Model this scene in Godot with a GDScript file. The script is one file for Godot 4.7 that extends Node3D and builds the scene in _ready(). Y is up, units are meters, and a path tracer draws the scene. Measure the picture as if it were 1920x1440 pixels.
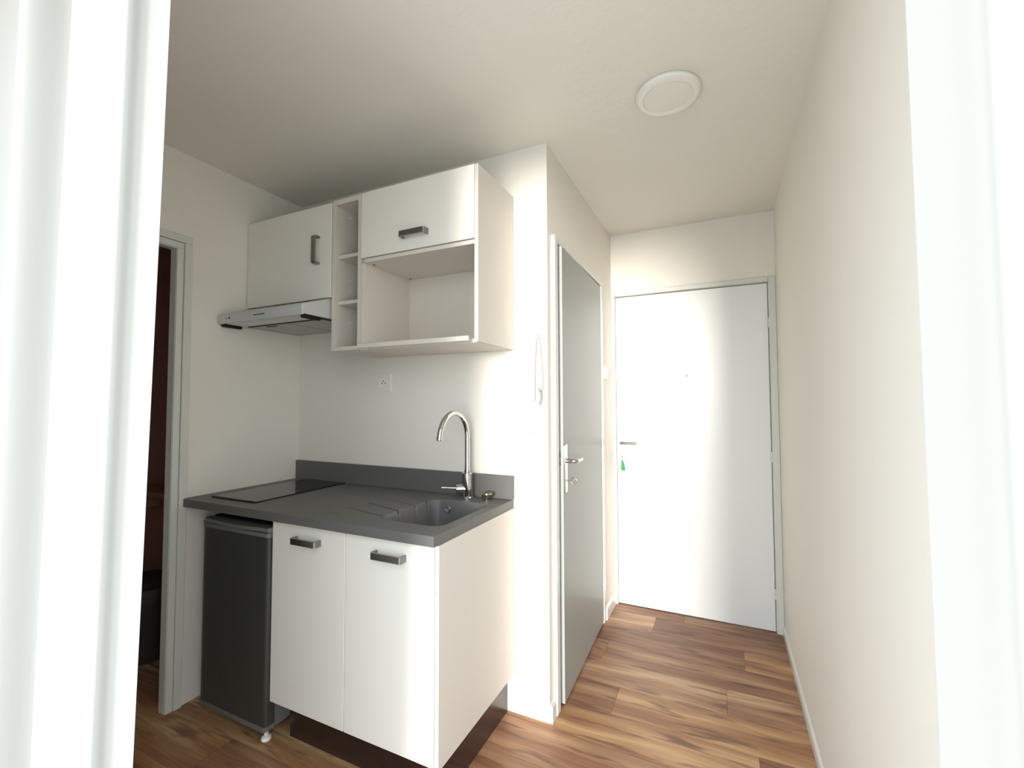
extends Node3D

# Solved from the photograph: room axes x right, y up, z towards the balcony door behind the camera.
const CAM := Vector3(2.1782, 1.3289, 1.7846)
const H := 2.4555            # ceiling
const XC := 1.5067           # corridor side wall
const XR := 2.4719           # right wall
const ZE := -1.2234          # entry wall
const YT := 0.9048           # worktop surface
const WT := 1.3455           # worktop length

var M := {}
var used := {}

func _ready() -> void:
	setup_camera_and_light()
	make_materials()
	build_shell()
	build_floor()
	build_bathroom()
	build_entry_door()
	build_closet_door()
	build_outside()
	build_base_cabinet()
	build_worktop()
	build_fridge()
	build_hob()
	build_tap()
	build_wall_units()
	build_hood()
	build_small_things()
	build_ceiling_lamp()
	build_curtains()

# ---------------------------------------------------------------- camera, sky, sun
func setup_camera_and_light() -> void:
	var cam := Camera3D.new()
	cam.name = "camera"
	cam.fov = 81.348
	cam.near = 0.02
	cam.far = 200.0
	cam.basis = Basis(Vector3.UP, 0.4401) * Basis(Vector3.RIGHT, 0.0401) * Basis(Vector3.BACK, -0.0029)
	cam.position = CAM
	add_child(cam)
	cam.current = true
	var sky_mat := ProceduralSkyMaterial.new()
	sky_mat.sky_top_color = Color(0.86, 0.93, 1.0)
	sky_mat.sky_horizon_color = Color(1.0, 0.99, 0.97)
	sky_mat.ground_horizon_color = Color(0.86, 0.84, 0.80)
	sky_mat.ground_bottom_color = Color(0.62, 0.60, 0.56)
	sky_mat.sky_energy_multiplier = 1.0
	var sky := Sky.new()
	sky.sky_material = sky_mat
	var env := Environment.new()
	env.background_mode = Environment.BG_SKY
	env.sky = sky
	env.background_energy_multiplier = 6.0
	env.ambient_light_source = Environment.AMBIENT_SOURCE_SKY
	env.tonemap_mode = Environment.TONE_MAPPER_LINEAR
	env.tonemap_exposure = 1.07
	env.sdfgi_enabled = true
	env.ssao_enabled = true
	env.ssil_enabled = true
	var we := WorldEnvironment.new()
	we.name = "world_environment"
	we.environment = env
	add_child(we)
	# low sun behind thin haze, coming in through the balcony door
	var sun := DirectionalLight3D.new()
	sun.name = "sun"
	sun.light_color = Color(1.0, 0.98, 0.95)
	sun.light_energy = 1.6
	sun.light_angular_distance = 13.0
	sun.shadow_enabled = true
	sun.sky_mode = DirectionalLight3D.SKY_MODE_LIGHT_ONLY
	var to_sun := Vector3(sin(deg_to_rad(7.5)), tan(deg_to_rad(4.0)), cos(deg_to_rad(7.5)))
	add_child(sun)
	sun.look_at_from_position(to_sun * 10.0, Vector3.ZERO, Vector3.UP)

# ---------------------------------------------------------------- materials
func mat(c: Color, rough := 0.6, metal := 0.0) -> StandardMaterial3D:
	var m := StandardMaterial3D.new()
	m.albedo_color = c
	m.roughness = rough
	m.metallic = metal
	m.cull_mode = BaseMaterial3D.CULL_DISABLED
	return m

func c8(r: int, g: int, b: int) -> Color:
	return Color(r / 255.0, g / 255.0, b / 255.0)

func noise_tex(freq: float, seed_: int, size := 512, octaves := 4, lo := 0.0, hi := 1.0) -> ImageTexture:
	var n := FastNoiseLite.new()
	n.seed = seed_
	n.noise_type = FastNoiseLite.TYPE_SIMPLEX_SMOOTH
	n.frequency = freq
	n.fractal_octaves = octaves
	var im := n.get_seamless_image(size, size)
	im.convert(Image.FORMAT_RGB8)
	if lo > 0.0 or hi < 1.0:
		for y in size:
			for x in size:
				var v := lerpf(lo, hi, im.get_pixel(x, y).r)
				im.set_pixel(x, y, Color(v, v, v))
	return ImageTexture.create_from_image(im)

func tri_height(m: StandardMaterial3D, tex: Texture2D, scale_: float, depth_cm: float) -> void:
	m.uv1_triplanar = true
	m.uv1_world_triplanar = true
	m.uv1_scale = Vector3.ONE * scale_
	m.heightmap_enabled = true
	m.heightmap_texture = tex
	m.heightmap_scale = depth_cm

func wood_image(seed_: int) -> ImageTexture:
	# 1.28 m along u, 0.72 m across v
	var w := 1024
	var h := 512
	var im := Image.create(w, h, false, Image.FORMAT_RGB8)
	var broad := FastNoiseLite.new()
	broad.seed = seed_
	broad.frequency = 1.0
	broad.fractal_octaves = 3
	var fine := FastNoiseLite.new()
	fine.seed = seed_ + 7
	fine.frequency = 1.0
	fine.fractal_octaves = 4
	var warp := FastNoiseLite.new()
	warp.seed = seed_ + 13
	warp.frequency = 1.0
	warp.fractal_octaves = 2
	var light := c8(206, 170, 132)
	var mid := c8(178, 135, 100)
	var red := c8(158, 112, 84)
	var dark := c8(116, 80, 60)
	for y in h:
		var v := y / float(h) * 0.72
		for x in w:
			var u := x / float(w) * 1.28
			var wv := v + 0.014 * warp.get_noise_2d(u * 2.0, v * 6.0)
			var b := broad.get_noise_2d(u * 0.85, wv * 8.0) * 1.35
			var f := fine.get_noise_2d(u * 2.0 + 31.0, wv * 80.0)
			var knot := broad.get_noise_2d(u * 2.4 + 77.0, wv * 17.0 + 40.0)
			var c := mid.lerp(light, clampf(b * 1.5, 0.0, 1.0)) if b > 0.0 else mid.lerp(red, clampf(-b * 1.8, 0.0, 1.0))
			c = c.lerp(dark, clampf((knot - 0.20) * 2.1, 0.0, 0.75))
			c = c.lerp(dark, clampf(f * 0.42, 0.0, 0.24))
			c = c.lerp(light, clampf(-f * 0.35, 0.0, 0.18))
			im.set_pixel(x, y, c)
	return ImageTexture.create_from_image(im)

func make_materials() -> void:
	var bumps := noise_tex(0.03, 3, 512, 5)
	M.wall = mat(c8(235, 230, 220), 0.75)
	tri_height(M.wall, bumps, 1.6, 0.05)
	M.ceiling = mat(c8(234, 229, 219), 0.8)
	tri_height(M.ceiling, bumps, 1.3, 0.08)
	M.gloss_paint = mat(c8(225, 225, 218), 0.28)
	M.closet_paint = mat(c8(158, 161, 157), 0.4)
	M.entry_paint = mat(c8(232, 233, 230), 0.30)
	tri_height(M.entry_paint, bumps, 0.6, 0.05)
	M.frame_paint = mat(c8(214, 215, 207), 0.4)
	M.cab_front = mat(c8(236, 232, 223), 0.38)
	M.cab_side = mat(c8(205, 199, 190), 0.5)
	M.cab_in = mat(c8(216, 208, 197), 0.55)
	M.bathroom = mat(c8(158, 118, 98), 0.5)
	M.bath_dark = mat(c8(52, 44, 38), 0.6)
	M.plinth = mat(c8(46, 31, 27), 0.22)
	var speck := noise_tex(0.2, 11, 256, 3, 0.82, 1.0)
	M.stone = mat(c8(112, 110, 107), 0.5)
	M.stone.albedo_texture = speck
	M.stone.uv1_triplanar = true
	M.stone.uv1_world_triplanar = true
	M.stone.uv1_scale = Vector3.ONE * 5.0
	M.glass_black = mat(c8(22, 20, 20), 0.08)
	M.chrome = mat(c8(205, 203, 200), 0.07, 1.0)
	M.steel = mat(c8(146, 142, 139), 0.32, 1.0)
	M.brass = mat(c8(196, 186, 150), 0.15, 1.0)
	M.rubber = mat(c8(28, 27, 27), 0.5)
	M.fridge = mat(c8(74, 74, 70), 0.38, 0.35)
	M.fridge_trim = mat(c8(108, 109, 103), 0.45)
	M.black = mat(c8(16, 15, 15), 0.6)
	M.plastic = mat(c8(236, 233, 226), 0.35)
	M.hood = mat(c8(206, 207, 203), 0.35)
	M.hood_grey = mat(c8(172, 172, 164), 0.45)
	M.ink = mat(c8(70, 66, 62), 0.6)
	M.diffuser = mat(c8(236, 232, 222), 0.5)
	M.tag_green = mat(c8(0, 128, 66), 0.3)
	M.cord = mat(c8(140, 136, 124), 0.5)
	M.concrete = mat(c8(190, 186, 178), 0.9)
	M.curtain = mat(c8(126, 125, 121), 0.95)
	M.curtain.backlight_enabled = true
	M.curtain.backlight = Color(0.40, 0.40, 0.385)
	var w1 := wood_image(5)
	var w2 := wood_image(42)
	M.wood = []
	for k in 4:
		var m := mat([c8(255, 255, 255), c8(232, 222, 216), c8(206, 190, 180), c8(255, 248, 232)][k], 0.42)
		m.albedo_texture = w1 if k % 2 == 0 else w2
		M.wood.append(m)
	M.underlay = mat(c8(60, 42, 32), 0.8)

# ---------------------------------------------------------------- mesh helpers
func S() -> SurfaceTool:
	var st := SurfaceTool.new()
	st.begin(Mesh.PRIMITIVE_TRIANGLES)
	return st

func tri(st: SurfaceTool, a: Vector3, b: Vector3, c: Vector3, na: Vector3, nb: Vector3, nc: Vector3) -> void:
	if (b - a).cross(c - a).dot(na + nb + nc) > 0.0:
		var t := b
		b = c
		c = t
		t = nb
		nb = nc
		nc = t
	for p in [[a, na], [b, nb], [c, nc]]:
		st.set_normal(p[1])
		st.set_uv(Vector2(p[0].x, p[0].z))
		st.add_vertex(p[0])

func quad(st: SurfaceTool, a: Vector3, b: Vector3, c: Vector3, d: Vector3, n: Vector3) -> void:
	tri(st, a, b, c, n, n, n)
	tri(st, a, c, d, n, n, n)

func quadn(st: SurfaceTool, a: Vector3, b: Vector3, c: Vector3, d: Vector3, na: Vector3, nb: Vector3, nc: Vector3, nd: Vector3) -> void:
	tri(st, a, b, c, na, nb, nc)
	tri(st, a, c, d, na, nc, nd)

# a box from lo to hi whose edges are rounded by bev
func box(st: SurfaceTool, lo: Vector3, hi: Vector3, bev := 0.0, xf := Transform3D.IDENTITY) -> void:
	var c := (lo + hi) / 2.0
	var h := (hi - lo) / 2.0
	var b := minf(bev, minf(h.x, minf(h.y, h.z)) * 0.95)
	var ax := [Vector3.RIGHT, Vector3.UP, Vector3.BACK]
	var P := func(s: Vector3, axis: int) -> Vector3:   # corner s, the point on the face across axis
		var p := Vector3(s.x * h.x, s.y * h.y, s.z * h.z)
		for k in 3:
			if k != axis:
				p[k] -= s[k] * b
		return xf * (c + p)
	for k in 3:
		var u := (k + 1) % 3
		var v := (k + 2) % 3
		for s in [-1.0, 1.0]:
			var q := []
			for e in [[-1, -1], [1, -1], [1, 1], [-1, 1]]:
				var sg := Vector3.ZERO
				sg[k] = s
				sg[u] = e[0]
				sg[v] = e[1]
				q.append(P.call(sg, k))
			quad(st, q[0], q[1], q[2], q[3], xf.basis * (ax[k] * s))
	if b <= 0.0:
		return
	for k in 3:               # the edges that run along axis k
		var u := (k + 1) % 3
		var v := (k + 2) % 3
		for su in [-1.0, 1.0]:
			for sv in [-1.0, 1.0]:
				var s0 := Vector3.ZERO
				s0[k] = -1
				s0[u] = su
				s0[v] = sv
				var s1 := s0
				s1[k] = 1
				var nu: Vector3 = xf.basis * (ax[u] * su)
				var nv: Vector3 = xf.basis * (ax[v] * sv)
				quadn(st, P.call(s0, u), P.call(s1, u), P.call(s1, v), P.call(s0, v), nu, nu, nv, nv)
	for sx in [-1.0, 1.0]:
		for sy in [-1.0, 1.0]:
			for sz in [-1.0, 1.0]:
				var s := Vector3(sx, sy, sz)
				tri(st, P.call(s, 0), P.call(s, 1), P.call(s, 2), xf.basis * Vector3(sx, 0, 0), xf.basis * Vector3(0, sy, 0), xf.basis * Vector3(0, 0, sz))

# a polygon in the plane of axes ex, ey at o, pushed along ez by depth
func prism(st: SurfaceTool, poly: PackedVector2Array, o: Vector3, ex: Vector3, ey: Vector3, ez: Vector3, depth: float, smooth := false) -> void:
	var idx := Geometry2D.triangulate_polygon(poly)
	for i in range(0, idx.size(), 3):
		var p := []
		for k in 3:
			p.append(o + ex * poly[idx[i + k]].x + ey * poly[idx[i + k]].y)
		tri(st, p[0], p[1], p[2], -ez, -ez, -ez)
		var f := ez * depth
		tri(st, p[0] + f, p[1] + f, p[2] + f, ez, ez, ez)
	var area := 0.0
	var n := poly.size()
	for i in n:
		area += poly[i].cross(poly[(i + 1) % n])
	var sgn := 1.0 if area > 0.0 else -1.0
	var fn := []
	for i in n:
		var d := (poly[(i + 1) % n] - poly[i]).normalized()
		fn.append(Vector2(d.y, -d.x) * sgn)
	for i in n:
		var j := (i + 1) % n
		var ni: Vector2 = fn[i]
		var n0 := ni
		var n1 := ni
		if smooth:
			if ni.dot(fn[(i + n - 1) % n]) > 0.6:
				n0 = (ni + fn[(i + n - 1) % n]).normalized()
			if ni.dot(fn[j]) > 0.6:
				n1 = (ni + fn[j]).normalized()
		var a := o + ex * poly[i].x + ey * poly[i].y
		var b := o + ex * poly[j].x + ey * poly[j].y
		var N0 := ex * n0.x + ey * n0.y
		var N1 := ex * n1.x + ey * n1.y
		quadn(st, a, b, b + ez * depth, a + ez * depth, N0, N1, N1, N0)

# profile of [radius, height] turned round the axis dir at o
func lathe(st: SurfaceTool, prof: Array, o: Vector3, dir := Vector3.UP, seg := 32) -> void:
	var w := dir.normalized()
	var u := w.cross(Vector3.RIGHT if absf(w.x) < 0.8 else Vector3.UP).normalized()
	var v := w.cross(u)
	for i in prof.size() - 1:
		var r0: float = prof[i][0]
		var r1: float = prof[i + 1][0]
		var y0: float = prof[i][1]
		var y1: float = prof[i + 1][1]
		var t := Vector2(r1 - r0, y1 - y0).normalized()
		for k in seg:
			var a0 := TAU * k / seg
			var a1 := TAU * (k + 1) / seg
			var d0 := u * cos(a0) + v * sin(a0)
			var d1 := u * cos(a1) + v * sin(a1)
			var n0 := d0 * t.y - w * t.x
			var n1 := d1 * t.y - w * t.x
			if y1 < y0 and r0 == r1:
				n0 = -n0
				n1 = -n1
			var p00 := o + d0 * r0 + w * y0
			var p01 := o + d1 * r0 + w * y0
			var p10 := o + d0 * r1 + w * y1
			var p11 := o + d1 * r1 + w * y1
			if r0 > 1e-6:
				tri(st, p00, p01, p11 if r1 > 1e-6 else p10, n0, n1, n1)
			if r1 > 1e-6:
				tri(st, p00, p11, p10, n0, n1, n0)

func tube(st: SurfaceTool, path: Array, r, seg := 14, caps := true) -> void:
	var n := path.size()
	var rings := []
	var norms := []
	var up := Vector3.ZERO
	for i in n:
		var t: Vector3 = (path[mini(i + 1, n - 1)] - path[maxi(i - 1, 0)]).normalized()
		if up == Vector3.ZERO:
			up = t.cross(Vector3(0.31, 0.77, 0.55)).normalized()
		up = (up - t * up.dot(t)).normalized()
		var side := t.cross(up)
		var ring := []
		var nr := []
		var rad: float = r[i] if r is Array else r
		for k in seg:
			var a := TAU * k / seg
			var d := up * cos(a) + side * sin(a)
			ring.append(path[i] + d * rad)
			nr.append(d)
		rings.append(ring)
		norms.append(nr)
	for i in n - 1:
		for k in seg:
			var j := (k + 1) % seg
			quadn(st, rings[i][k], rings[i][j], rings[i + 1][j], rings[i + 1][k], norms[i][k], norms[i][j], norms[i + 1][j], norms[i + 1][k])
	if caps:
		for e in [0, n - 1]:
			var t: Vector3 = (path[0] - path[1]).normalized() if e == 0 else (path[n - 1] - path[n - 2]).normalized()
			for k in seg:
				tri(st, path[e], rings[e][k], rings[e][(k + 1) % seg], t, t, t)

func smooth_path(pts: Array, per := 6) -> Array:
	var out := []
	for i in pts.size() - 1:
		var p0 = pts[maxi(i - 1, 0)]
		var p1 = pts[i]
		var p2 = pts[i + 1]
		var p3 = pts[mini(i + 2, pts.size() - 1)]
		for k in per:
			out.append(p1.cubic_interpolate(p2, p0, p3, k / float(per)))
	out.append(pts[-1])
	return out

func rounded_rect(w: float, h: float, r: float, seg := 6) -> PackedVector2Array:
	var out := PackedVector2Array()
	for q in 4:
		var cx := (w / 2 - r) * (1 if q in [0, 3] else -1)
		var cy := (h / 2 - r) * (1 if q in [0, 1] else -1)
		for k in seg + 1:
			var a := PI / 2 * (q + k / float(seg))
			out.append(Vector2(cx + r * cos(a), cy + r * sin(a)))
	return out

# ---------------------------------------------------------------- node helpers
func numbered(called: String) -> String:
	var n: int = used.get(called, 0)
	used[called] = n + 1
	return called if n == 0 else "%s_%03d" % [called, n]

func obj(called: String, st, m: Material, parent: Node = self) -> MeshInstance3D:
	var o := MeshInstance3D.new()
	o.name = numbered(called) if parent == self else called
	o.mesh = st.commit() if st is SurfaceTool else st
	o.material_override = m
	o.cast_shadow = GeometryInstance3D.SHADOW_CASTING_SETTING_ON
	parent.add_child(o, true)
	return o

func tag(o: Node, label: String, category: String, group := "", kind := "") -> void:
	o.set_meta("label", label)
	if category:
		o.set_meta("category", category)
	if group:
		o.set_meta("group", group)
	if kind:
		o.set_meta("kind", kind)

func thing(called: String, label: String, category: String, at := Vector3.ZERO, group := "") -> Node3D:
	var o := Node3D.new()
	o.name = numbered(called)
	add_child(o)
	o.position = at
	tag(o, label, category, group)
	return o

func struct(called: String, st, m: Material, label: String, category: String) -> MeshInstance3D:
	var o := obj(called, st, m)
	tag(o, label, category, "", "structure")
	return o

# ---------------------------------------------------------------- the room
func build_shell() -> void:
	var st := S()
	box(st, Vector3(-1.5, H, -2.2), Vector3(2.6, H + 0.15, 1.80))
	struct("ceiling", st, M.ceiling, "white plastered ceiling with faint roller texture", "ceiling")

	# left wall with the bathroom doorway
	st = S()
	box(st, Vector3(-0.042, 0, -0.08), Vector3(0, H, 0.645))
	box(st, Vector3(-0.042, 2.017, 0.645), Vector3(0, H, 1.40))
	box(st, Vector3(-0.042, 0, 1.40), Vector3(0, H, 1.60))
	struct("wall_left", st, M.wall, "white painted wall at the end of the worktop, with the dark doorway", "wall")

	st = S()
	box(st, Vector3(-0.0, 0, -0.08), Vector3(XC, H, 0), 0.0)
	struct("wall_back", st, M.wall, "white painted wall behind the worktop, tap and wall cupboards", "wall")

	# the wall between kitchen and corridor holds the closet door
	st = S()
	box(st, Vector3(XC - 0.08, 2.05, -0.925), Vector3(XC, H, -0.08))
	box(st, Vector3(XC - 0.08, 0, ZE), Vector3(XC, H, -0.925))
	struct("wall_corridor", st, M.wall, "white painted corridor wall around the grey closet door", "wall")
	st = S()
	box(st, Vector3(0.70, 0, -1.0), Vector3(0.74, H, -0.08))
	box(st, Vector3(0.74, 0, -1.0), Vector3(XC - 0.08, H, -0.96))
	struct("wall_closet", st, M.wall, "inner wall of the closet behind the grey door", "wall")

	st = S()
	box(st, Vector3(XC - 0.08, 0, ZE - 0.12), Vector3(1.531, H, ZE))
	box(st, Vector3(1.531, 2.033, ZE - 0.12), Vector3(2.433, H, ZE))
	box(st, Vector3(2.433, 0, ZE - 0.12), Vector3(XR, H, ZE))
	struct("wall_entry", st, M.wall, "white wall at the end of the corridor, around the entrance door", "wall")

	st = S()
	box(st, Vector3(XR, 0, ZE - 0.12), Vector3(XR + 0.12, H, 1.66))
	struct("wall_right", st, M.wall, "long bare white plastered wall on the right of the corridor", "wall")

	# balcony door wall behind the camera
	st = S()
	box(st, Vector3(-0.042, 0, 1.60), Vector3(0.30, H, 1.80))
	box(st, Vector3(0.30, 2.42, 1.60), Vector3(2.60, H, 1.80))
	struct("wall_window", st, M.wall, "outer wall around the open balcony door behind the curtains", "wall")
	st = S()
	box(st, Vector3(0.30, 0.0, 1.69), Vector3(0.35, 2.42, 1.75), 0.004)
	box(st, Vector3(2.475, 0.0, 1.665), Vector3(2.53, 2.42, 1.75), 0.004)
	box(st, Vector3(0.35, 2.37, 1.69), Vector3(2.475, 2.42, 1.75), 0.004)
	struct("window_1", st, M.plastic, "white frame of the open balcony door behind the curtains", "window frame")

	# skirting
	st = S()
	prism(st, PackedVector2Array([Vector2(0, 0), Vector2(0.009, 0), Vector2(0.009, 0.04), Vector2(0.004, 0.048), Vector2(0, 0.05)]), Vector3(XR, 0, ZE), Vector3.LEFT, Vector3.UP, Vector3.BACK, 2.8)
	struct("baseboard_right", st, M.gloss_paint, "low white skirting along the foot of the right wall", "skirting board")
	st = S()
	var prof := PackedVector2Array([Vector2(0, 0), Vector2(0.012, 0), Vector2(0.012, 0.062), Vector2(0.004, 0.074), Vector2(0, 0.075)])
	prism(st, prof, Vector3(XC, 0, -0.052), Vector3.RIGHT, Vector3.UP, Vector3.BACK, 0.05)
	prism(st, prof, Vector3(XC, 0, ZE + 0.012), Vector3.RIGHT, Vector3.UP, Vector3.BACK, 0.24)
	struct("baseboard_corridor", st, M.gloss_paint, "short white skirting pieces beside the grey closet door", "skirting board")

func build_floor() -> void:
	var st := S()
	box(st, Vector3(-1.5, -0.15, -2.2), Vector3(2.6, -0.0085, 1.80))
	var fl := struct("floor", st, M.underlay, "brown wood-look plank floor of kitchen and corridor", "floor")
	var rng := RandomNumberGenerator.new()
	rng.seed = 21
	# first joint of each row as the photograph shows it, rows from the entrance door forward
	var first := [0.72, 1.783, 2.254, 1.583, 0.95, 1.719, 2.275, 1.30, 0.62, 1.02, 0.40, 0.83, 0.10, 0.55, 0.95, 0.30]
	var zlo := -1.326
	var row := 0
	while zlo < 1.6:
		var z0 := maxf(zlo, ZE - 0.04)
		var z1 := minf(zlo + 0.193, 1.62)
		var x: float = first[row % first.size()]
		while x > -1.3:
			x -= 1.22
		while x < 2.5:
			var x0 := maxf(x, -1.3 if z1 > 0.3 else (0.0 if z1 > -0.05 else 1.35))
			var x1 := minf(x + 1.22, 2.52)
			if x1 - x0 > 0.03:
				obj("plank", plank(x0, x1, z0, z1, rng.randf() * 0.045, rng.randf() * 0.73), M.wood[rng.randi() % 4], fl)
			x += 1.22
		zlo += 0.193
		row += 1

func plank(x0: float, x1: float, z0: float, z1: float, ou: float, ov: float) -> ArrayMesh:
	var st := S()
	var g := 0.0002
	var b := 0.0008
	var a := [Vector3(x0 + g, -0.0085, z0 + g), Vector3(x1 - g, -0.0085, z0 + g), Vector3(x1 - g, -0.0085, z1 - g), Vector3(x0 + g, -0.0085, z1 - g)]
	var top := []
	var mid := []
	for k in 4:
		mid.append(a[k] + Vector3(0, 0.0075, 0))
		top.append(Vector3(a[k].x + (b if k in [0, 3] else -b), 0.0, a[k].z + (b if k < 2 else -b)))
	var uv := func(p: Vector3) -> Vector2:
		return Vector2((p.x - x0) / 1.28 + ou, (p.z - z0) / 0.72 + ov)
	var put := func(q: Array, n: Array) -> void:
		for t in [[0, 1, 2], [0, 2, 3]]:
			var o: Array = t
			if (q[t[1]] - q[t[0]]).cross(q[t[2]] - q[t[0]]).dot(n[0] + n[2]) > 0.0:
				o = [t[0], t[2], t[1]]
			for i in o:
				st.set_normal(n[i])
				st.set_uv(uv.call(q[i]))
				st.add_vertex(q[i])
	var U := Vector3.UP
	put.call(top, [U, U, U, U])
	for k in 4:
		var j := (k + 1) % 4
		var out: Vector3 = [Vector3.FORWARD, Vector3.RIGHT, Vector3.BACK, Vector3.LEFT][k]
		put.call([mid[k], mid[j], top[j], top[k]], [out, out, U, U])
		put.call([a[k], a[j], mid[j], mid[k]], [out, out, out, out])
	return st.commit()

func build_bathroom() -> void:
	var st := S()
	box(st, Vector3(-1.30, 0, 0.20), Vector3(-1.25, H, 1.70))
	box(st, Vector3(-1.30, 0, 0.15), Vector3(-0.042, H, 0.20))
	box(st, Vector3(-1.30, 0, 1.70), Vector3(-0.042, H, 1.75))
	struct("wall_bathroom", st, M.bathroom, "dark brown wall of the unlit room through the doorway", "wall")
	# door casing in two steps
	st = S()
	for s in [[0.585, 0.618, 0.012], [0.618, 0.647, 0.006]]:
		var d: float = s[2]
		var in_y: float = 2.017 + (0.647 - s[1]) + 0.0008
		var out_y: float = 2.017 + (0.647 - s[0]) - 0.0008
		var far: float = 1.40 + (0.647 - s[1]) + 0.0008
		box(st, Vector3(0.0, 0, s[0] + 0.0008), Vector3(d, in_y, s[1] - 0.0008), 0.0015)
		box(st, Vector3(0.0, in_y, s[0] + 0.0008), Vector3(d, out_y, 1.40 + (0.647 - s[0]) - 0.0008), 0.0015)
		box(st, Vector3(0.0, 0, far), Vector3(d, in_y, 1.40 + (0.647 - s[0]) - 0.0008), 0.0015)
	box(st, Vector3(-0.042, 0, 0.645), Vector3(0, 2.017, 0.6475))
	box(st, Vector3(-0.042, 0, 1.3975), Vector3(0, 2.017, 1.40))
	box(st, Vector3(-0.042, 2.0145, 0.6475), Vector3(0, 2.017, 1.3975))
	struct("trim_1", st, M.frame_paint, "pale grey stepped frame round the dark doorway beside the worktop", "door frame")
	# what little can be made out inside
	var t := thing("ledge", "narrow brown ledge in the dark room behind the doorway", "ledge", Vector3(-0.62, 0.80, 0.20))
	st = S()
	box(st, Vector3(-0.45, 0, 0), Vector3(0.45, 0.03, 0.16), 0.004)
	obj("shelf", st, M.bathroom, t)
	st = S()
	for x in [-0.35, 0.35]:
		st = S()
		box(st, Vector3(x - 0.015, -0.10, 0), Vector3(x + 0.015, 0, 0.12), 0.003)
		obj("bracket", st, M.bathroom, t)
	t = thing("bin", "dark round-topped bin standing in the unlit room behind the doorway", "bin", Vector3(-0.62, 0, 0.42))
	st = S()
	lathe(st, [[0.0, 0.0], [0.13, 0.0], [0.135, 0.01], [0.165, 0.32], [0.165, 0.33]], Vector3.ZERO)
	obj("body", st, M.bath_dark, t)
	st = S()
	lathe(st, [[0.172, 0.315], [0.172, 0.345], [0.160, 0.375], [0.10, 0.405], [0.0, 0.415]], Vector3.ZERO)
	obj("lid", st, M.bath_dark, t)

# ---------------------------------------------------------------- doors
func hinge(parent: Node, at: Vector3, h: float, r: float, m: Material) -> void:
	var st := S()
	for k in 2:
		lathe(st, [[0.0, 0.0], [r * 0.8, 0.0], [r, 0.002], [r, h / 2 - 0.003], [r * 0.8, h / 2 - 0.001], [0.0, h / 2 - 0.001]], at + Vector3(0, -h / 2 + k * h / 2, 0), Vector3.UP, 16)
	obj("hinge", st, m, parent)

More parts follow.
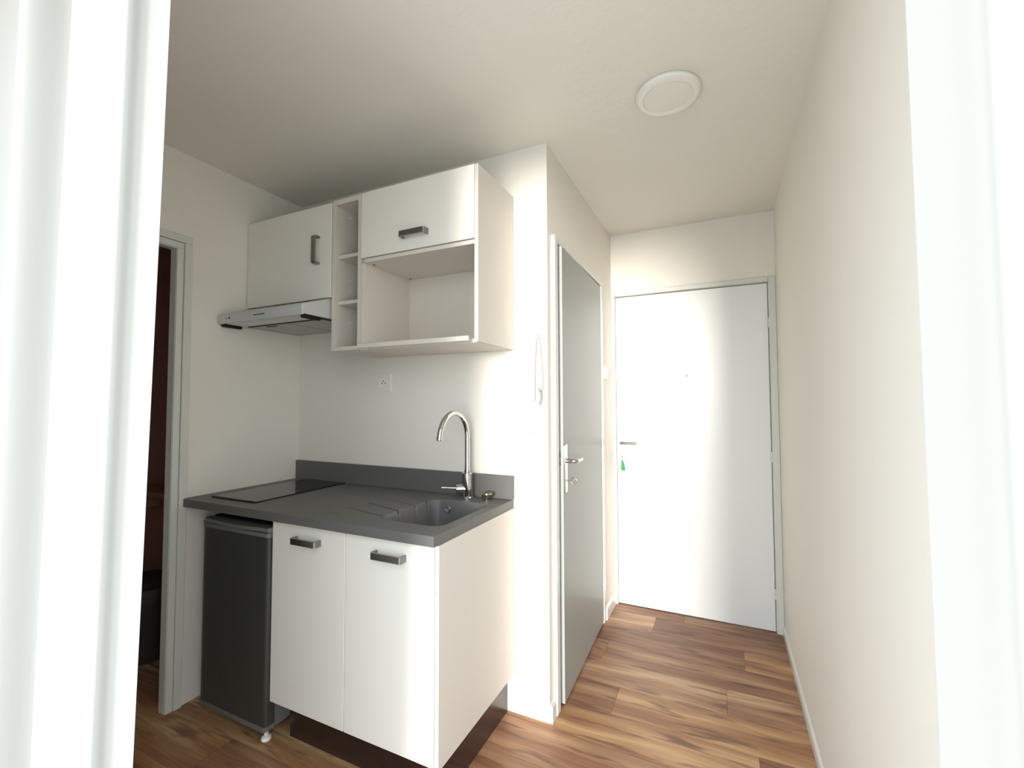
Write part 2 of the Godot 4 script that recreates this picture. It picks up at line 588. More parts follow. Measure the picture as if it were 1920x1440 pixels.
func build_entry_door() -> void:
	var st := S()
	box(st, Vector3(1.534, 0.006, ZE - 0.050), Vector3(2.430, 2.029, ZE - 0.006), 0.002)
	var d := struct("door_1", st, M.entry_paint, "white flush entrance door at the end of the corridor", "door")
	st = S()
	box(st, Vector3(XC + 0.0002, 0, ZE), Vector3(1.530, 2.065, ZE + 0.012), 0.003)
	box(st, Vector3(2.434, 0, ZE), Vector3(XR - 0.0002, 2.065, ZE + 0.012), 0.003)
	box(st, Vector3(1.530, 2.034, ZE), Vector3(2.434, 2.065, ZE + 0.012), 0.003)
	box(st, Vector3(1.531, 0, ZE - 0.10), Vector3(1.548, 2.033, ZE - 0.052))
	box(st, Vector3(2.416, 0, ZE - 0.10), Vector3(2.433, 2.033, ZE - 0.052))
	box(st, Vector3(1.548, 2.016, ZE - 0.10), Vector3(2.416, 2.033, ZE - 0.052))
	box(st, Vector3(1.531, -0.002, ZE - 0.10), Vector3(2.433, 0.004, ZE - 0.052))
	struct("trim_2", st, M.frame_paint, "pale painted frame round the white entrance door", "door frame")
	for y in [1.79, 1.005, 0.223]:
		hinge(d, Vector3(2.433, y, ZE + 0.004), 0.062, 0.008, M.frame_paint)
	# lever handle on the lock side
	st = S()
	lathe(st, [[0.0, 0.0], [0.011, 0.0], [0.011, 0.045], [0.0, 0.047]], Vector3(1.572, 1.057, ZE - 0.006), Vector3.BACK, 20)
	tube(st, smooth_path([Vector3(1.563, 1.057, ZE + 0.036), Vector3(1.60, 1.057, ZE + 0.040), Vector3(1.667, 1.058, ZE + 0.038)], 5), 0.0085, 12)
	obj("door_handle", st, M.steel, d)
	st = S()
	lathe(st, [[0.024, 0.0], [0.024, 0.004], [0.021, 0.007], [0.0, 0.007]], Vector3(1.572, 1.057, ZE - 0.006), Vector3.BACK, 24)
	obj("rosette", st, M.frame_paint, d)
	st = S()
	lathe(st, [[0.013, 0.0], [0.013, 0.006], [0.0, 0.006]], Vector3(1.572, 0.972, ZE - 0.006), Vector3.BACK, 20)
	obj("lock_cylinder", st, M.steel, d)
	st = S()
	lathe(st, [[0.007, 0.0], [0.007, 0.003], [0.004, 0.004], [0.003, 0.001], [0.0, 0.001]], Vector3(1.979, 1.491, ZE - 0.006), Vector3.BACK, 16)
	obj("peephole", st, M.steel, d)
	# key with a green tag left in the lock
	var k := thing("key", "key with a green tag hanging in the entrance door lock", "key", Vector3(1.572, 0.972, ZE))
	st = S()
	box(st, Vector3(-0.0015, -0.004, 0.0), Vector3(0.0015, 0.004, 0.018))
	lathe(st, [[0.0, 0.0], [0.010, 0.0], [0.012, 0.0012], [0.010, 0.0024], [0.0, 0.0024]], Vector3(-0.0012, -0.002, 0.026), Vector3.RIGHT, 20)
	obj("bow", st, M.steel, k)
	st = S()
	var ring := []
	for i in 21:
		var a := TAU * i / 20.0
		ring.append(Vector3(0.003 * sin(a), -0.021 + 0.014 * cos(a), 0.028 + 0.010 * sin(a)))
	tube(st, ring, 0.0012, 6, false)
	obj("key_ring", st, M.steel, k)
	st = S()
	prism(st, PackedVector2Array([Vector2(-0.006, -0.034), Vector2(0.007, -0.033), Vector2(0.013, -0.052), Vector2(0.019, -0.078), Vector2(0.019, -0.093), Vector2(0.012, -0.099), Vector2(-0.004, -0.093), Vector2(-0.013, -0.088), Vector2(-0.012, -0.060)]), Vector3(0, 0, 0.020), Vector3.RIGHT, Vector3.UP, Vector3.BACK, 0.006)
	var g := obj("tag", st, M.tag_green, k)
	g.set_meta("label", "green plastic key tag")
	st = S()
	prism(st, PackedVector2Array([Vector2(-0.010, -0.036), Vector2(-0.002, -0.036), Vector2(-0.006, -0.088), Vector2(-0.017, -0.086), Vector2(-0.019, -0.078)]), Vector3(0, 0, 0.027), Vector3.RIGHT, Vector3.UP, Vector3.BACK, 0.002)
	obj("second_key", st, M.steel, k)

func build_closet_door() -> void:
	# frame
	var st := S()
	box(st, Vector3(XC - 0.08, 0, -0.092), Vector3(XC + 0.017, 2.068, -0.052), 0.003)
	box(st, Vector3(XC - 0.08, 0, -0.965), Vector3(XC + 0.006, 2.068, -0.924), 0.003)
	box(st, Vector3(XC - 0.08, 2.043, -0.924), Vector3(XC + 0.010, 2.068, -0.092), 0.003)
	struct("trim_3", st, M.gloss_paint, "white frame round the grey closet door in the corridor", "door frame")
	# the leaf, not quite shut: hinged at the far side
	var pivot := Vector3(XC + 0.002, 0, -0.920)
	var far := Vector3(1.532, 0, -0.122)
	var yaw := atan2(far.x - pivot.x, far.z - pivot.z)
	var L := Vector2(far.x - pivot.x, far.z - pivot.z).length()
	var bs := Basis(Vector3.UP, yaw)
	st = S()
	box(st, Vector3(-0.040, 0.012, 0.0), Vector3(0.0, 2.036, L), 0.002)
	var d := MeshInstance3D.new()
	d.name = "door_2"
	d.mesh = st.commit()
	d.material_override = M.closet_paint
	d.transform = Transform3D(bs, pivot)
	add_child(d)
	tag(d, "tall grey-white closet door standing barely ajar, seen along its face", "door", "", "structure")
	for y in [1.79, 1.015, 0.235]:
		hinge(d, Vector3(0.004, y, -0.006), 0.075, 0.008, M.plastic)
	# long plate, lever and key
	st = S()
	prism(st, rounded_rect(0.034, 0.215, 0.006, 4), Vector3(0.0, 1.030, L - 0.028), Vector3.FORWARD, Vector3.UP, Vector3.RIGHT, 0.006, true)
	obj("handle_plate", st, M.chrome, d)
	st = S()
	var hx := L - 0.028
	lathe(st, [[0.009, 0.005], [0.009, 0.03]], Vector3(0, 1.063, hx), Vector3.RIGHT, 16)
	tube(st, smooth_path([Vector3(0.020, 1.063, hx), Vector3(0.046, 1.063, hx - 0.003), Vector3(0.052, 1.063, hx - 0.020), Vector3(0.050, 1.061, hx - 0.07), Vector3(0.047, 1.060, hx - 0.115)], 6), [0.0085, 0.0085, 0.0085, 0.0085, 0.0085, 0.0085, 0.0085, 0.0085, 0.0085, 0.0085, 0.0085, 0.0085, 0.0085, 0.008, 0.008, 0.008, 0.0078, 0.0076, 0.0074, 0.007, 0.0068, 0.0066, 0.0064, 0.0062, 0.006], 12)
	obj("door_handle", st, M.chrome, d)
	st = S()
	box(st, Vector3(-0.028, 1.045, L), Vector3(-0.012, 1.105, L + 0.0012))
	box(st, Vector3(-0.026, 1.062, L + 0.0012), Vector3(-0.014, 1.082, L + 0.008), 0.001)
	obj("latch", st, M.steel, d)
	var k := thing("closet_key", "small plain key left in the grey closet door lock", "key", d.transform * Vector3(0.006, 0.976, hx))
	k.basis = bs
	st = S()
	lathe(st, [[0.0028, 0.0], [0.0028, 0.022], [0.0, 0.022]], Vector3.ZERO, Vector3.RIGHT, 10)
	obj("shank", st, M.steel, k)
	st = S()
	var ring := []
	for i in 25:
		var a := TAU * i / 24.0
		ring.append(Vector3(0.033 + 0.013 * cos(a), 0.014 * sin(a), -0.002))
	tube(st, ring, 0.0024, 8, false)
	obj("bow", st, M.steel, k)
	# switch
	var s := thing("light_switch", "white light switch on the corridor wall near the entrance door", "switch", Vector3(XC, 1.512, -1.03))
	st = S()
	prism(st, rounded_rect(0.080, 0.080, 0.006, 4), Vector3.ZERO, Vector3.FORWARD, Vector3.UP, Vector3.RIGHT, 0.009, true)
	obj("plate", st, M.plastic, s)
	st = S()
	var xf := Transform3D(Basis(Vector3.BACK, 0.05), Vector3(0.009, 0, 0))
	box(st, Vector3(-0.002, -0.027, -0.026), Vector3(0.003, 0.027, 0.026), 0.001, xf)
	obj("rocker", st, M.plastic, s)

func build_outside() -> void:
	var st := S()
	box(st, Vector3(-1.5, -0.20, 1.80), Vector3(4.0, -0.03, 3.2))
	struct("floor_balcony", st, M.concrete, "pale concrete balcony slab outside the open door", "balcony")
	st = S()
	box(st, Vector3(-60, -3.4, 1.9), Vector3(60, -3.2, 120))
	struct("ground", st, M.concrete, "pale ground outside below the balcony", "ground")

# ---------------------------------------------------------------- kitchen
func bar_handle(parent: Node, o: Vector3, along: Vector3, out: Vector3, length: float) -> void:
	# flat bar bent into a bracket, 20 mm tall, standing 30 mm off the front
	var up := along.cross(out).normalized()
	var h := 0.022
	var d := 0.032
	var t := 0.008
	var outer := PackedVector2Array()
	var L := length / 2
	outer.append(Vector2(-L, 0))
	var r := 0.009
	for k in 6:
		var a := PI - PI / 2 * k / 5.0
		outer.append(Vector2(-L + r + r * cos(a), d - r + r * sin(a)))
	for k in 6:
		var a := PI / 2 - PI / 2 * k / 5.0
		outer.append(Vector2(L - r + r * cos(a), d - r + r * sin(a)))
	outer.append(Vector2(L, 0))
	outer.append(Vector2(L - t, 0))
	outer.append(Vector2(L - t, d - t - 0.002))
	outer.append(Vector2(L - t - 0.002, d - t))
	outer.append(Vector2(-L + t + 0.002, d - t))
	outer.append(Vector2(-L + t, d - t - 0.002))
	outer.append(Vector2(-L + t, 0))
	var st := S()
	prism(st, outer, o - up * h / 2, along, out, up, h, true)
	var hd := obj("handle", st, M.steel, parent)
	hd.set_meta("label", "brushed steel bracket handle")

func panel(parent: Node, called: String, lo: Vector3, hi: Vector3, m: Material, bev := 0.0012) -> MeshInstance3D:
	var st := S()
	box(st, lo, hi, bev)
	return obj(called, st, m, parent)

func build_base_cabinet() -> void:
	var c := thing("base_cabinet", "white two-door base cupboard under the sink, on a dark brown plinth", "cabinet", Vector3(0.9575, 0, 0.29))
	var o := Vector3(-0.9575, 0, -0.29)
	panel(c, "side_panel", o + Vector3(1.3345, 0.168, 0.004), o + Vector3(1.350, 0.8685, 0.576), M.cab_side)
	panel(c, "side_panel", o + Vector3(0.567, 0.172, 0.004), o + Vector3(0.583, 0.8685, 0.556), M.cab_side)
	panel(c, "bottom_panel", o + Vector3(0.583, 0.172, 0.004), o + Vector3(1.3345, 0.188, 0.556), M.cab_in)
	panel(c, "back_panel", o + Vector3(0.583, 0.188, 0.004), o + Vector3(1.3345, 0.70, 0.010), M.cab_in)
	var d := panel(c, "door", o + Vector3(0.567, 0.172, 0.558), o + Vector3(0.9485, 0.8675, 0.577), M.cab_front, 0.002)
	bar_handle(d, o + Vector3(0.766, 0.811, 0.577), Vector3.RIGHT, Vector3.BACK, 0.130)
	d = panel(c, "door", o + Vector3(0.9515, 0.172, 0.558), o + Vector3(1.332, 0.8675, 0.577), M.cab_front, 0.002)
	bar_handle(d, o + Vector3(1.156, 0.812, 0.577), Vector3.RIGHT, Vector3.BACK, 0.130)
	var st := S()
	box(st, o + Vector3(0.590, 0.0, 0.486), o + Vector3(1.315, 0.166, 0.502), 0.001)
	box(st, o + Vector3(1.300, 0.0, 0.012), o + Vector3(1.315, 0.166, 0.486), 0.001)
	var p := obj("plinth", st, M.plinth, c)
	p.set_meta("label", "glossy dark brown plinth")

func basin_depth(x: float, z: float) -> float:
	var c := Vector2(1.161, 0.318)
	var hs := Vector2(0.141, 0.183)
	var r := 0.045
	var q := Vector2(absf(x - c.x), absf(z - c.y)) - hs + Vector2(r, r)
	var sd := Vector2(maxf(q.x, 0), maxf(q.y, 0)).length() + minf(maxf(q.x, q.y), 0.0) - r
	var left := clampf((c.x - x) / hs.x, 0.0, 1.0)
	var wall := lerpf(0.020, 0.038, smoothstep(0.35, 0.95, left))
	var h := -0.140 * smoothstep(0.0, wall, -sd - 0.0)
	h -= 0.010 * smoothstep(0.05, 0.13, -sd)
	var g := 0.0
	for s in GROOVES:
		var a: Vector2 = s[0]
		var b: Vector2 = s[1]
		var p := Vector2(x, z)
		var t := clampf((p - a).dot(b - a) / (b - a).length_squared(), 0.0, 1.0)
		var dd := p.distance_to(a.lerp(b, t))
		g = maxf(g, s[2] * lerpf(0.5, 1.0, t) * (1.0 - smoothstep(0.002, 0.0070, dd)))
	return h - g * (1.0 - smoothstep(0.0, 0.03, -sd))

var GROOVES := [
	[Vector2(0.80, 0.417), Vector2(1.05, 0.474), 0.013], [Vector2(0.825, 0.320), Vector2(1.05, 0.384), 0.013],
	[Vector2(0.797, 0.219), Vector2(1.05, 0.279), 0.013], [Vector2(0.822, 0.127), Vector2(1.06, 0.202), 0.013],
	[Vector2(0.793, 0.515), Vector2(0.84, 0.505), 0.003],
]

func build_worktop() -> void:
	var w := thing("worktop", "dark grey composite worktop with moulded sink, drainer grooves and upstand", "worktop", Vector3(WT / 2, 0.8705, 0.3))
	var o := -w.position
	var x0 := 0.77
	var x1 := 1.3325
	var z0 := 0.1025
	var z1 := 0.5300
	var st := S()
	box(st, o + Vector3(0.0015, 0.8705, 0.0), o + Vector3(x0, YT, 0.6), 0.0)
	box(st, o + Vector3(x1, 0.8705, 0.0), o + Vector3(WT, YT, 0.6), 0.0)
	box(st, o + Vector3(x0, 0.8705, 0.0), o + Vector3(x1, YT, z0), 0.0)
	box(st, o + Vector3(x0, 0.8705, z1), o + Vector3(x1, YT, 0.6), 0.0)
	obj("slab", st, M.stone, w)
	# sink and drainer in one relief
	var nx := 225
	var nz := 171
	var V := PackedVector3Array()
	var N := PackedVector3Array()
	var I := PackedInt32Array()
	var step := Vector2((x1 - x0) / nx, (z1 - z0) / nz)
	for j in nz + 1:
		for i in nx + 1:
			var x := x0 + step.x * i
			var z := z0 + step.y * j
			V.append(o + Vector3(x, YT + basin_depth(x, z), z))
	for j in nz + 1:
		for i in nx + 1:
			var l := V[j * (nx + 1) + maxi(i - 1, 0)]
			var r := V[j * (nx + 1) + mini(i + 1, nx)]
			var b := V[maxi(j - 1, 0) * (nx + 1) + i]
			var f := V[mini(j + 1, nz) * (nx + 1) + i]
			N.append((f - b).cross(r - l).normalized())
	for j in nz:
		for i in nx:
			var a := j * (nx + 1) + i
			I.append_array([a, a + 1, a + nx + 2, a, a + nx + 2, a + nx + 1])
	var arr := []
	arr.resize(Mesh.ARRAY_MAX)
	arr[Mesh.ARRAY_VERTEX] = V
	arr[Mesh.ARRAY_NORMAL] = N
	arr[Mesh.ARRAY_INDEX] = I
	var am := ArrayMesh.new()
	am.add_surface_from_arrays(Mesh.PRIMITIVE_TRIANGLES, arr)
	var sk := obj("sink_basin", am, M.stone, w)
	st = S()
	lathe(st, [[0.0135, -0.004], [0.0135, 0.003], [0.011, 0.005], [0.006, 0.004], [0.0, 0.0045]], o + Vector3(1.103, 0.870, 0.148), Vector3(0, 0.2, 1), 24)
	obj("overflow", st, M.chrome, sk)
	st = S()
	lathe(st, [[0.042, 0.0], [0.042, 0.004], [0.030, 0.003], [0.028, 0.006], [0.0, 0.007]], o + Vector3(1.1675, YT - 0.150, 0.318), Vector3.UP, 28)
	obj("plughole", st, M.chrome, sk)
	st = S()
	box(st, o + Vector3(0.0015, YT, 0.0), o + Vector3(WT + 0.002, 1.0065, 0.018), 0.0012)
	obj("upstand", st, M.stone, w)

func build_fridge() -> void:
	var f := thing("fridge", "small dark grey fridge tucked under the worktop beside the white doors", "fridge", Vector3(0.3525, 0, 0.30))
	var o := Vector3(-0.3525, 0, -0.30)
	var x0 := 0.142
	var x1 := 0.5635
	panel(f, "body", o + Vector3(x0 + 0.004, 0.055, 0.03), o + Vector3(x1 - 0.004, 0.815, 0.545), M.fridge_trim, 0.004)
	# door skin with rounded upright edges
	var st := S()
	var prof := PackedVector2Array()
	prof.append(Vector2(x0, 0.553))
	for k in 7:
		var a := PI - PI / 2 * k / 6.0
		prof.append(Vector2(x0 + 0.030 + 0.030 * cos(a), 0.580 + 0.012 * sin(a)))
	for k in 7:
		var a := PI / 2 - PI / 2 * k / 6.0
		prof.append(Vector2(x1 - 0.016 + 0.016 * cos(a), 0.582 + 0.010 * sin(a)))
	prof.append(Vector2(x1, 0.553))
	prism(st, prof, o + Vector3(0, 0.078, 0), Vector3.RIGHT, Vector3.BACK, Vector3.UP, 0.722, true)
	var d := obj("door", st, M.fridge, f)
	st = S()
	var rim := PackedVector2Array()
	for p in prof:
		rim.append(Vector2(p.x, p.y + (0.003 if p.y > 0.56 else 0.0)))
	prism(st, rim, o + Vector3(0, 0.060, 0), Vector3.RIGHT, Vector3.BACK, Vector3.UP, 0.018, true)
	obj("bottom_trim", st, M.fridge_trim, d)
	st = S()
	prism(st, rim, o + Vector3(0, 0.800, 0), Vector3.RIGHT, Vector3.BACK, Vector3.UP, 0.016, true)
	# grip lip that swells out over a recess
	var lip := PackedVector2Array([Vector2(x0, 0.553), Vector2(x0, 0.575), Vector2(x0 + 0.02, 0.592)])
	for k in 13:
		var t := k / 12.0
		lip.append(Vector2(x0 + 0.055 + (x1 - x0 - 0.085) * t, 0.593 + 0.015 * sin(PI * t)))
	lip.append_array(PackedVector2Array([Vector2(x1 - 0.006, 0.592), Vector2(x1, 0.58), Vector2(x1, 0.553)]))
	prism(st, lip, o + Vector3(0, 0.822, 0), Vector3.RIGHT, Vector3.BACK, Vector3.UP, 0.014, true)
	box(st, o + Vector3(x0 + 0.001, 0.8155, 0.555), o + Vector3(x0 + 0.075, 0.8225, 0.590), 0.002)
	box(st, o + Vector3(x1 - 0.05, 0.8155, 0.555), o + Vector3(x1 - 0.001, 0.8225, 0.588), 0.002)
	var hd := obj("top_trim", st, M.fridge_trim, d)
	hd.set_meta("label", "grey top trim with moulded grip")
	panel(d, "grip_recess", o + Vector3(x0 + 0.075, 0.8155, 0.556), o + Vector3(x1 - 0.05, 0.8222, 0.572), M.black)
	panel(f, "top", o + Vector3(x0 + 0.002, 0.815, 0.03), o + Vector3(x1 - 0.002, 0.838, 0.545), M.black, 0.004)
	panel(f, "gasket", o + Vector3(x0 + 0.010, 0.07, 0.5455), o + Vector3(x1 - 0.010, 0.81, 0.5525), M.rubber)
	for p in [Vector2(x0 + 0.05, 0.44), Vector2(x1 - 0.043, 0.553), Vector2(x0 + 0.04, 0.08), Vector2(x1 - 0.04, 0.08)]:
		st = S()
		lathe(st, [[0.0, 0.0], [0.017, 0.0], [0.019, 0.003], [0.017, 0.014], [0.008, 0.018], [0.008, 0.062], [0.0, 0.062]], o + Vector3(p.x, 0, p.y), Vector3.UP, 20)
		obj("foot", st, M.plastic, f)

func build_hob() -> void:
	var h := thing("hob", "black glass hob let into the grey worktop beside the left wall", "hob", Vector3(0.239, YT, 0.275))
	var st := S()
	prism(st, rounded_rect(0.292, 0.506, 0.008, 4), Vector3(0, 0.0002, 0), Vector3.RIGHT, Vector3.BACK, Vector3.UP, 0.0048, true)
	obj("glass", st, M.glass_black, h)
	st = S()
	prism(st, rounded_rect(0.292, 0.012, 0.002, 3), Vector3(0, 0.0004, 0.2475), Vector3.RIGHT, Vector3.BACK, Vector3.UP, 0.0049, true)
	obj("front_edge", st, M.black, h)

func build_tap() -> void:
	var t := thing("tap", "tall chrome swan-neck mixer tap behind the sink", "tap", Vector3(1.149, YT + 0.0006, 0.066))
	var st := S()
	lathe(st, [[0.0, 0.0], [0.027, 0.0], [0.027, 0.004], [0.0245, 0.007], [0.0225, 0.009], [0.0225, 0.108], [0.021, 0.112], [0.0135, 0.114], [0.0135, 0.12]], Vector3.ZERO, Vector3.UP, 32)
	obj("body", st, M.chrome, t)
	st = S()
	var path := [Vector3(0, 0.110, 0), Vector3(0, 0.20, 0)]
	var R := 0.108
	var top := 0.269
	for k in 25:
		var a := PI - PI * k / 24.0 * 0.94
		path.append(Vector3(0, top + R * sin(a), R + R * cos(a)))
	var e: Vector3 = path[-1]
	path.append(e + Vector3(0, -0.014, 0.0025))
	tube(st, path, 0.0115, 20)
	var sp := obj("spout", st, M.chrome, t)
	st = S()
	var dir := Vector3(0, -1, 0.18).normalized()
	lathe(st, [[0.0122, 0.0], [0.0122, 0.014], [0.0100, 0.016], [0.0, 0.015]], path[-1] - dir * 0.008, dir, 20)
	obj("aerator", st, M.chrome, sp)
	# side lever
	st = S()
	var ld := Vector3(-0.86, 0, 0.51).normalized()
	lathe(st, [[0.021, 0.0], [0.021, 0.046], [0.0195, 0.049], [0.0, 0.049]], Vector3(0, 0.040, 0), ld, 28)
	var k := obj("lever", st, M.chrome, t)
	st = S()
	tube(st, [ld * 0.045 + Vector3(0, 0.044, 0), ld * 0.112 + Vector3(0, 0.048, 0)], 0.0032, 10)
	obj("lever_rod", st, M.chrome, k)
	# pop-up waste knob
	t = thing("waste_knob", "small chrome waste knob on the worktop right of the tap", "knob", Vector3(1.247, YT + 0.0006, 0.066))
	st = S()
	lathe(st, [[0.0, 0.0], [0.014, 0.0], [0.014, 0.004], [0.009, 0.006], [0.009, 0.010]], Vector3.ZERO, Vector3.UP, 24)
	obj("base", st, M.chrome, t)
	st = S()
	lathe(st, [[0.009, 0.008], [0.020, 0.010], [0.0255, 0.026], [0.024, 0.031], [0.0, 0.033]], Vector3.ZERO, Vector3.UP, 28)
	obj("cap", st, M.brass, t)

func build_wall_units() -> void:
	# cupboard above the extractor
	var F := 0.3215
	var c := thing("wall_cabinet", "small white one-door wall cupboard above the extractor hood", "cabinet", Vector3(0.29, 1.806, 0.16))
	var o := -c.position
	panel(c, "body", o + Vector3(0.003, 1.806, 0.003), o + Vector3(0.586, 2.243, 0.302), M.cab_side)
	var d := panel(c, "door", o + Vector3(0.002, 1.804, 0.304), o + Vector3(0.583, 2.2405, F + 0.001), M.cab_front, 0.003)
	bar_handle(d, o + Vector3(0.503, 2.029, F + 0.001), Vector3.UP, Vector3.BACK, 0.130)
	# narrow open shelf column
	c = thing("shelf_unit", "narrow open shelf column between the two white wall cupboards", "shelf", Vector3(0.6745, 1.558, 0.16))
	o = -c.position
	panel(c, "side_panel", o + Vector3(0.590, 1.558, 0.003), o + Vector3(0.607, 2.246, F), M.cab_in)
	panel(c, "side_panel", o + Vector3(0.742, 1.558, 0.003), o + Vector3(0.759, 2.246, F - 0.001), M.cab_in)
	panel(c, "top_panel", o + Vector3(0.607, 2.222, 0.003), o + Vector3(0.742, 2.246, F - 0.001), M.cab_in)
	panel(c, "bottom_panel", o + Vector3(0.607, 1.558, 0.003), o + Vector3(0.742, 1.576, F - 0.001), M.cab_in)
	panel(c, "back_panel", o + Vector3(0.607, 1.576, 0.003), o + Vector3(0.742, 2.222, 0.008), M.cab_in)
	for y in [1.989, 1.778]:
		panel(c, "shelf", o + Vector3(0.6075, y - 0.008, 0.0085), o + Vector3(0.7415, y + 0.008, F - 0.022), M.cab_in)
	for y in [1.70, 1.85, 1.90, 2.195]:
		var st := S()
		lathe(st, [[0.0035, 0.0], [0.0035, 0.002], [0.002, 0.003], [0.0, 0.003]], o + Vector3(0.607, y, 0.23), Vector3.RIGHT, 10)
		obj("shelf_pin", st, M.plastic, c)
	# cupboard with the microwave niche
	c = thing("microwave_cabinet", "white wall cupboard with a lift-up door over an empty microwave niche", "cabinet", Vector3(1.054, 1.558, 0.16))
	o = -c.position
	panel(c, "side_panel", o + Vector3(0.7605, 1.575, 0.003), o + Vector3(0.778, 2.246, F - 0.019), M.cab_in)
	var stile := panel(c, "edge_strip", o + Vector3(0.7605, 1.582, F - 0.018), o + Vector3(0.778, 1.9345, F - 0.002), M.cab_in)
	panel(c, "side_panel", o + Vector3(1.331, 1.558, 0.003), o + Vector3(1.348, 2.246, F - 0.001), M.cab_side)
	panel(c, "top_panel", o + Vector3(0.778, 2.228, 0.003), o + Vector3(1.331, 2.246, F - 0.019), M.cab_in)
	panel(c, "middle_panel", o + Vector3(0.778, 1.936, 0.003), o + Vector3(1.331, 1.953, F - 0.003), M.cab_in)
	panel(c, "bottom_panel", o + Vector3(0.778, 1.558, 0.003), o + Vector3(1.331, 1.575, F - 0.030), M.cab_in)
	panel(c, "back_panel", o + Vector3(0.778, 1.575, 0.003), o + Vector3(1.331, 1.936, 0.009), M.cab_in)
	panel(c, "front_rail", o + Vector3(0.757, 1.5615, F + 0.001), o + Vector3(1.313, 1.581, F + 0.014), M.cab_in)
	d = panel(c, "door", o + Vector3(0.7605, 1.9565, F - 0.017), o + Vector3(1.3305, 2.2475, F + 0.001), M.cab_front, 0.003)
	bar_handle(d, o + Vector3(1.055, 2.017, F + 0.001), Vector3.RIGHT, Vector3.BACK, 0.130)
	for p in [Vector2(0.80, 0.28), Vector2(0.80, 0.03), Vector2(1.315, 0.28)]:
		var st := S()
		lathe(st, [[0.005, 0.0], [0.005, 0.004], [0.0, 0.004]], o + Vector3(p.x, 1.936, p.y), Vector3.DOWN, 10)
		obj("connector", st, M.steel, c)

func build_hood() -> void:
	var h := thing("extractor_hood", "white slim extractor hood under the small wall cupboard", "extractor hood", Vector3(0.29, 1.698, 0.0))
	var o := -h.position
	var st := S()
	prism(st, PackedVector2Array([Vector2(0.004, 1.709), Vector2(0.452, 1.709), Vector2(0.458, 1.703), Vector2(0.463, 1.705), Vector2(0.465, 1.712), Vector2(0.465, 1.742), Vector2(0.461, 1.749), Vector2(0.318, 1.800), Vector2(0.004, 1.802)]), o + Vector3(0.006, 0, 0), Vector3.BACK, Vector3.UP, Vector3.RIGHT, 0.566)
	obj("casing", st, M.hood, h)
	# underside: two grease filter panels in a dark seam, a lamp cover, end caps
	panel(h, "seam", o + Vector3(0.058, 1.7000, 0.068), o + Vector3(0.566, 1.7085, 0.352), M.ink)
	panel(h, "filter_panel", o + Vector3(0.067, 1.6995, 0.078), o + Vector3(0.338, 1.7065, 0.346), M.hood_grey, 0.002)
	panel(h, "filter_panel", o + Vector3(0.345, 1.6995, 0.078), o + Vector3(0.560, 1.7068, 0.346), M.hood_grey, 0.002)
	panel(h, "filter_latch", o + Vector3(0.17, 1.6975, 0.318), o + Vector3(0.235, 1.6996, 0.338), M.ink)
	panel(h, "lamp_cover", o + Vector3(0.045, 1.7030, 0.358), o + Vector3(0.535, 1.7088, 0.447), M.hood, 0.002)
	for x in [0.008, 0.548]:
		st = S()
		box(st, o + Vector3(x, 1.692, 0.358), o + Vector3(x + 0.022, 1.7085, 0.452), 0.004)
		obj("end_cap", st, M.black, h)
	# small printed marks on the front
	st = S()
	var rng := RandomNumberGenerator.new()
	rng.seed = 4
	var x := 0.262
	while x < 0.335:
		var w := rng.randf_range(0.004, 0.007)
		box(st, o + Vector3(x, 1.7235, 0.4650), o + Vector3(x + w, 1.7295, 0.4654))
		x += w + 0.002
	obj("lettering", st, M.ink, h)
	st = S()
	lathe(st, [[0.006, 0.0], [0.006, 0.0006], [0.0, 0.0006]], o + Vector3(0.092, 1.727, 0.465), Vector3.BACK, 16)
	box(st, o + Vector3(0.062, 1.7245, 0.4650), o + Vector3(0.082, 1.7268, 0.4654))
	obj("emblem", st, M.ink, h)

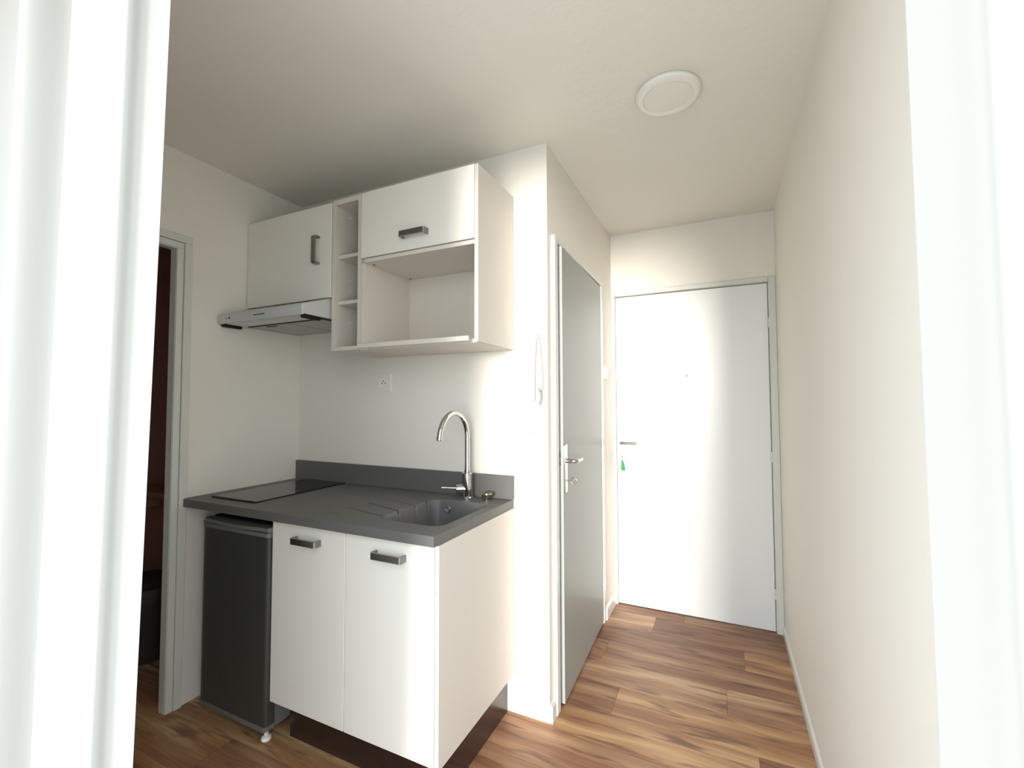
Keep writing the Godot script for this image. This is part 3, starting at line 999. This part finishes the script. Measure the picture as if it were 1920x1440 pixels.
func build_small_things() -> void:
	var s := thing("wall_socket", "white wall socket between the wall cupboards and the worktop", "socket", Vector3(0.620, 1.426, 0.0))
	var st := S()
	prism(st, rounded_rect(0.086, 0.088, 0.006, 4), Vector3.ZERO, Vector3.RIGHT, Vector3.UP, Vector3.BACK, 0.009, true)
	obj("plate", st, M.plastic, s)
	st = S()
	lathe(st, [[0.029, 0.0090], [0.029, 0.0115], [0.0235, 0.0125], [0.0215, 0.0095], [0.0, 0.0095]], Vector3.ZERO, Vector3.BACK, 32)
	obj("recess", st, M.plastic, s)
	for p in [Vector2(-0.0095, 0), Vector2(0.0095, 0), Vector2(0.0, 0.011)]:
		st = S()
		lathe(st, [[0.0032, 0.0], [0.0032, 0.0008], [0.0, 0.0008]], Vector3(p.x, p.y, 0.0096), Vector3.BACK, 12)
		obj("pin_hole", st, M.ink, s)
	# looped wire hanging on the bright wall
	var w := thing("cord", "thin pale cord with a small coil hanging on the bright wall strip", "cord", Vector3(1.465, 1.60, 0.0))
	st = S()
	tube(st, smooth_path([Vector3(-0.016, -0.27, 0.006), Vector3(-0.014, -0.14, 0.006), Vector3(-0.006, 0.0, 0.007), Vector3(0.004, 0.012, 0.008), Vector3(0.010, -0.02, 0.007), Vector3(0.020, -0.13, 0.006), Vector3(0.022, -0.19, 0.006), Vector3(0.014, -0.235, 0.008)], 8), 0.0017, 8)
	obj("loop", st, M.cord, w)
	st = S()
	var coil := []
	for i in 65:
		var a := TAU * i / 8.0
		var y := -0.215 - 0.07 * i / 64.0
		coil.append(Vector3(0.006 + 0.010 * sin(PI * i / 64.0) + 0.006 * cos(a), y, 0.010 + 0.006 * sin(a)))
	tube(st, coil, 0.0016, 6)
	obj("coil", st, M.cord, w)
	st = S()
	lathe(st, [[0.003, 0.0], [0.003, 0.010], [0.005, 0.011], [0.005, 0.013], [0.0, 0.013]], Vector3(0.002, 0.006, 0.0), Vector3.BACK, 12)
	obj("nail", st, M.plastic, w)
	# three old screw holes below it
	var hsp := thing("screw_holes", "three small screw holes in the bright wall under the cord", "screw hole", Vector3(1.425, 1.193, 0.0))
	for p in [Vector2(0.0, 0.004), Vector2(0.012, -0.005), Vector2(-0.007, -0.006)]:
		st = S()
		lathe(st, [[0.0022, 0.0], [0.0022, 0.0006], [0.0, 0.0006]], Vector3(p.x, p.y, 0.0), Vector3.BACK, 10)
		obj("hole", st, M.ink, hsp)

func build_ceiling_lamp() -> void:
	var l := thing("ceiling_lamp", "flat round white ceiling lamp, switched off", "lamp", Vector3(2.019, H, 0.108))
	var st := S()
	lathe(st, [[0.106, 0.0], [0.110, 0.003], [0.1125, 0.010], [0.110, 0.018], [0.103, 0.0225], [0.088, 0.0235], [0.085, 0.021], [0.083, 0.019]], Vector3.ZERO, Vector3.DOWN, 64)
	obj("rim", st, M.plastic, l)
	st = S()
	lathe(st, [[0.0835, 0.0185], [0.083, 0.0205], [0.06, 0.0222], [0.0, 0.0230]], Vector3.ZERO, Vector3.DOWN, 64)
	obj("diffuser", st, M.diffuser, l)

# ---------------------------------------------------------------- curtains
func curtain_sheet(prof: Array, y0: float, y1: float, lean: float, wob: float) -> SurfaceTool:
	var pts := smooth_path(prof, 8)
	var st := S()
	var rows := 24
	var P := []
	for j in rows + 1:
		var y := lerpf(y0, y1, j / float(rows))
		var line := []
		for i in pts.size():
			var p: Vector2 = pts[i]
			var s := sin(y * 2.3 + i * 0.11) * wob
			line.append(Vector3(p.x + lean * (y - 1.36) + s * 0.4, y, p.y + s))
		P.append(line)
	var N := []
	for j in rows + 1:
		var line := []
		for i in pts.size():
			var l: Vector3 = P[j][maxi(i - 1, 0)]
			var r: Vector3 = P[j][mini(i + 1, pts.size() - 1)]
			var b: Vector3 = P[maxi(j - 1, 0)][i]
			var t: Vector3 = P[mini(j + 1, rows)][i]
			line.append((r - l).cross(t - b).normalized())
		N.append(line)
	for j in rows:
		for i in pts.size() - 1:
			quadn(st, P[j][i], P[j][i + 1], P[j + 1][i + 1], P[j + 1][i], N[j][i], N[j][i + 1], N[j + 1][i + 1], N[j + 1][i])
	return st

func build_curtains() -> void:
	var left := [Vector2(0.12, 1.43)]
	var x := 0.19
	var k := 0
	while x < 0.93:
		left.append(Vector2(x, 1.43 + (0.028 if k % 2 == 0 else -0.028)))
		x += 0.075
		k += 1
	left.append_array([Vector2(0.985, 1.445), Vector2(1.035, 1.388), Vector2(1.10, 1.416), Vector2(1.18, 1.430), Vector2(1.27, 1.4365), Vector2(1.318, 1.4370), Vector2(1.336, 1.4350), Vector2(1.3415, 1.429), Vector2(1.345, 1.416), Vector2(1.353, 1.4080), Vector2(1.375, 1.4115), Vector2(1.441, 1.427)])
	var c := thing("curtain", "white curtain hanging in wide folds beside the dark doorway", "curtain", Vector3.ZERO, "white curtains at the balcony door")
	obj("cloth", curtain_sheet(left, 0.02, 2.428, 0.033, 0.001), M.curtain, c)
	var right := [Vector2(2.283, 1.450), Vector2(2.297, 1.459), Vector2(2.308, 1.4665), Vector2(2.316, 1.470), Vector2(2.345, 1.471), Vector2(2.375, 1.465), Vector2(2.395, 1.44), Vector2(2.41, 1.425), Vector2(2.425, 1.44), Vector2(2.44, 1.465), Vector2(2.462, 1.46)]
	c = thing("curtain", "narrow white curtain gathered against the bare right wall", "curtain", Vector3.ZERO, "white curtains at the balcony door")
	obj("cloth", curtain_sheet(right, 0.02, 2.428, -0.004, 0.0005), M.curtain, c)
	var r := thing("curtain_rail", "white curtain rail under the ceiling over both curtains", "curtain rail", Vector3(1.2, 2.44, 1.44))
	var st := S()
	box(st, Vector3(-1.15, -0.012, -0.02), Vector3(1.26, 0.0155, 0.02), 0.003)
	obj("rail", st, M.plastic, r)
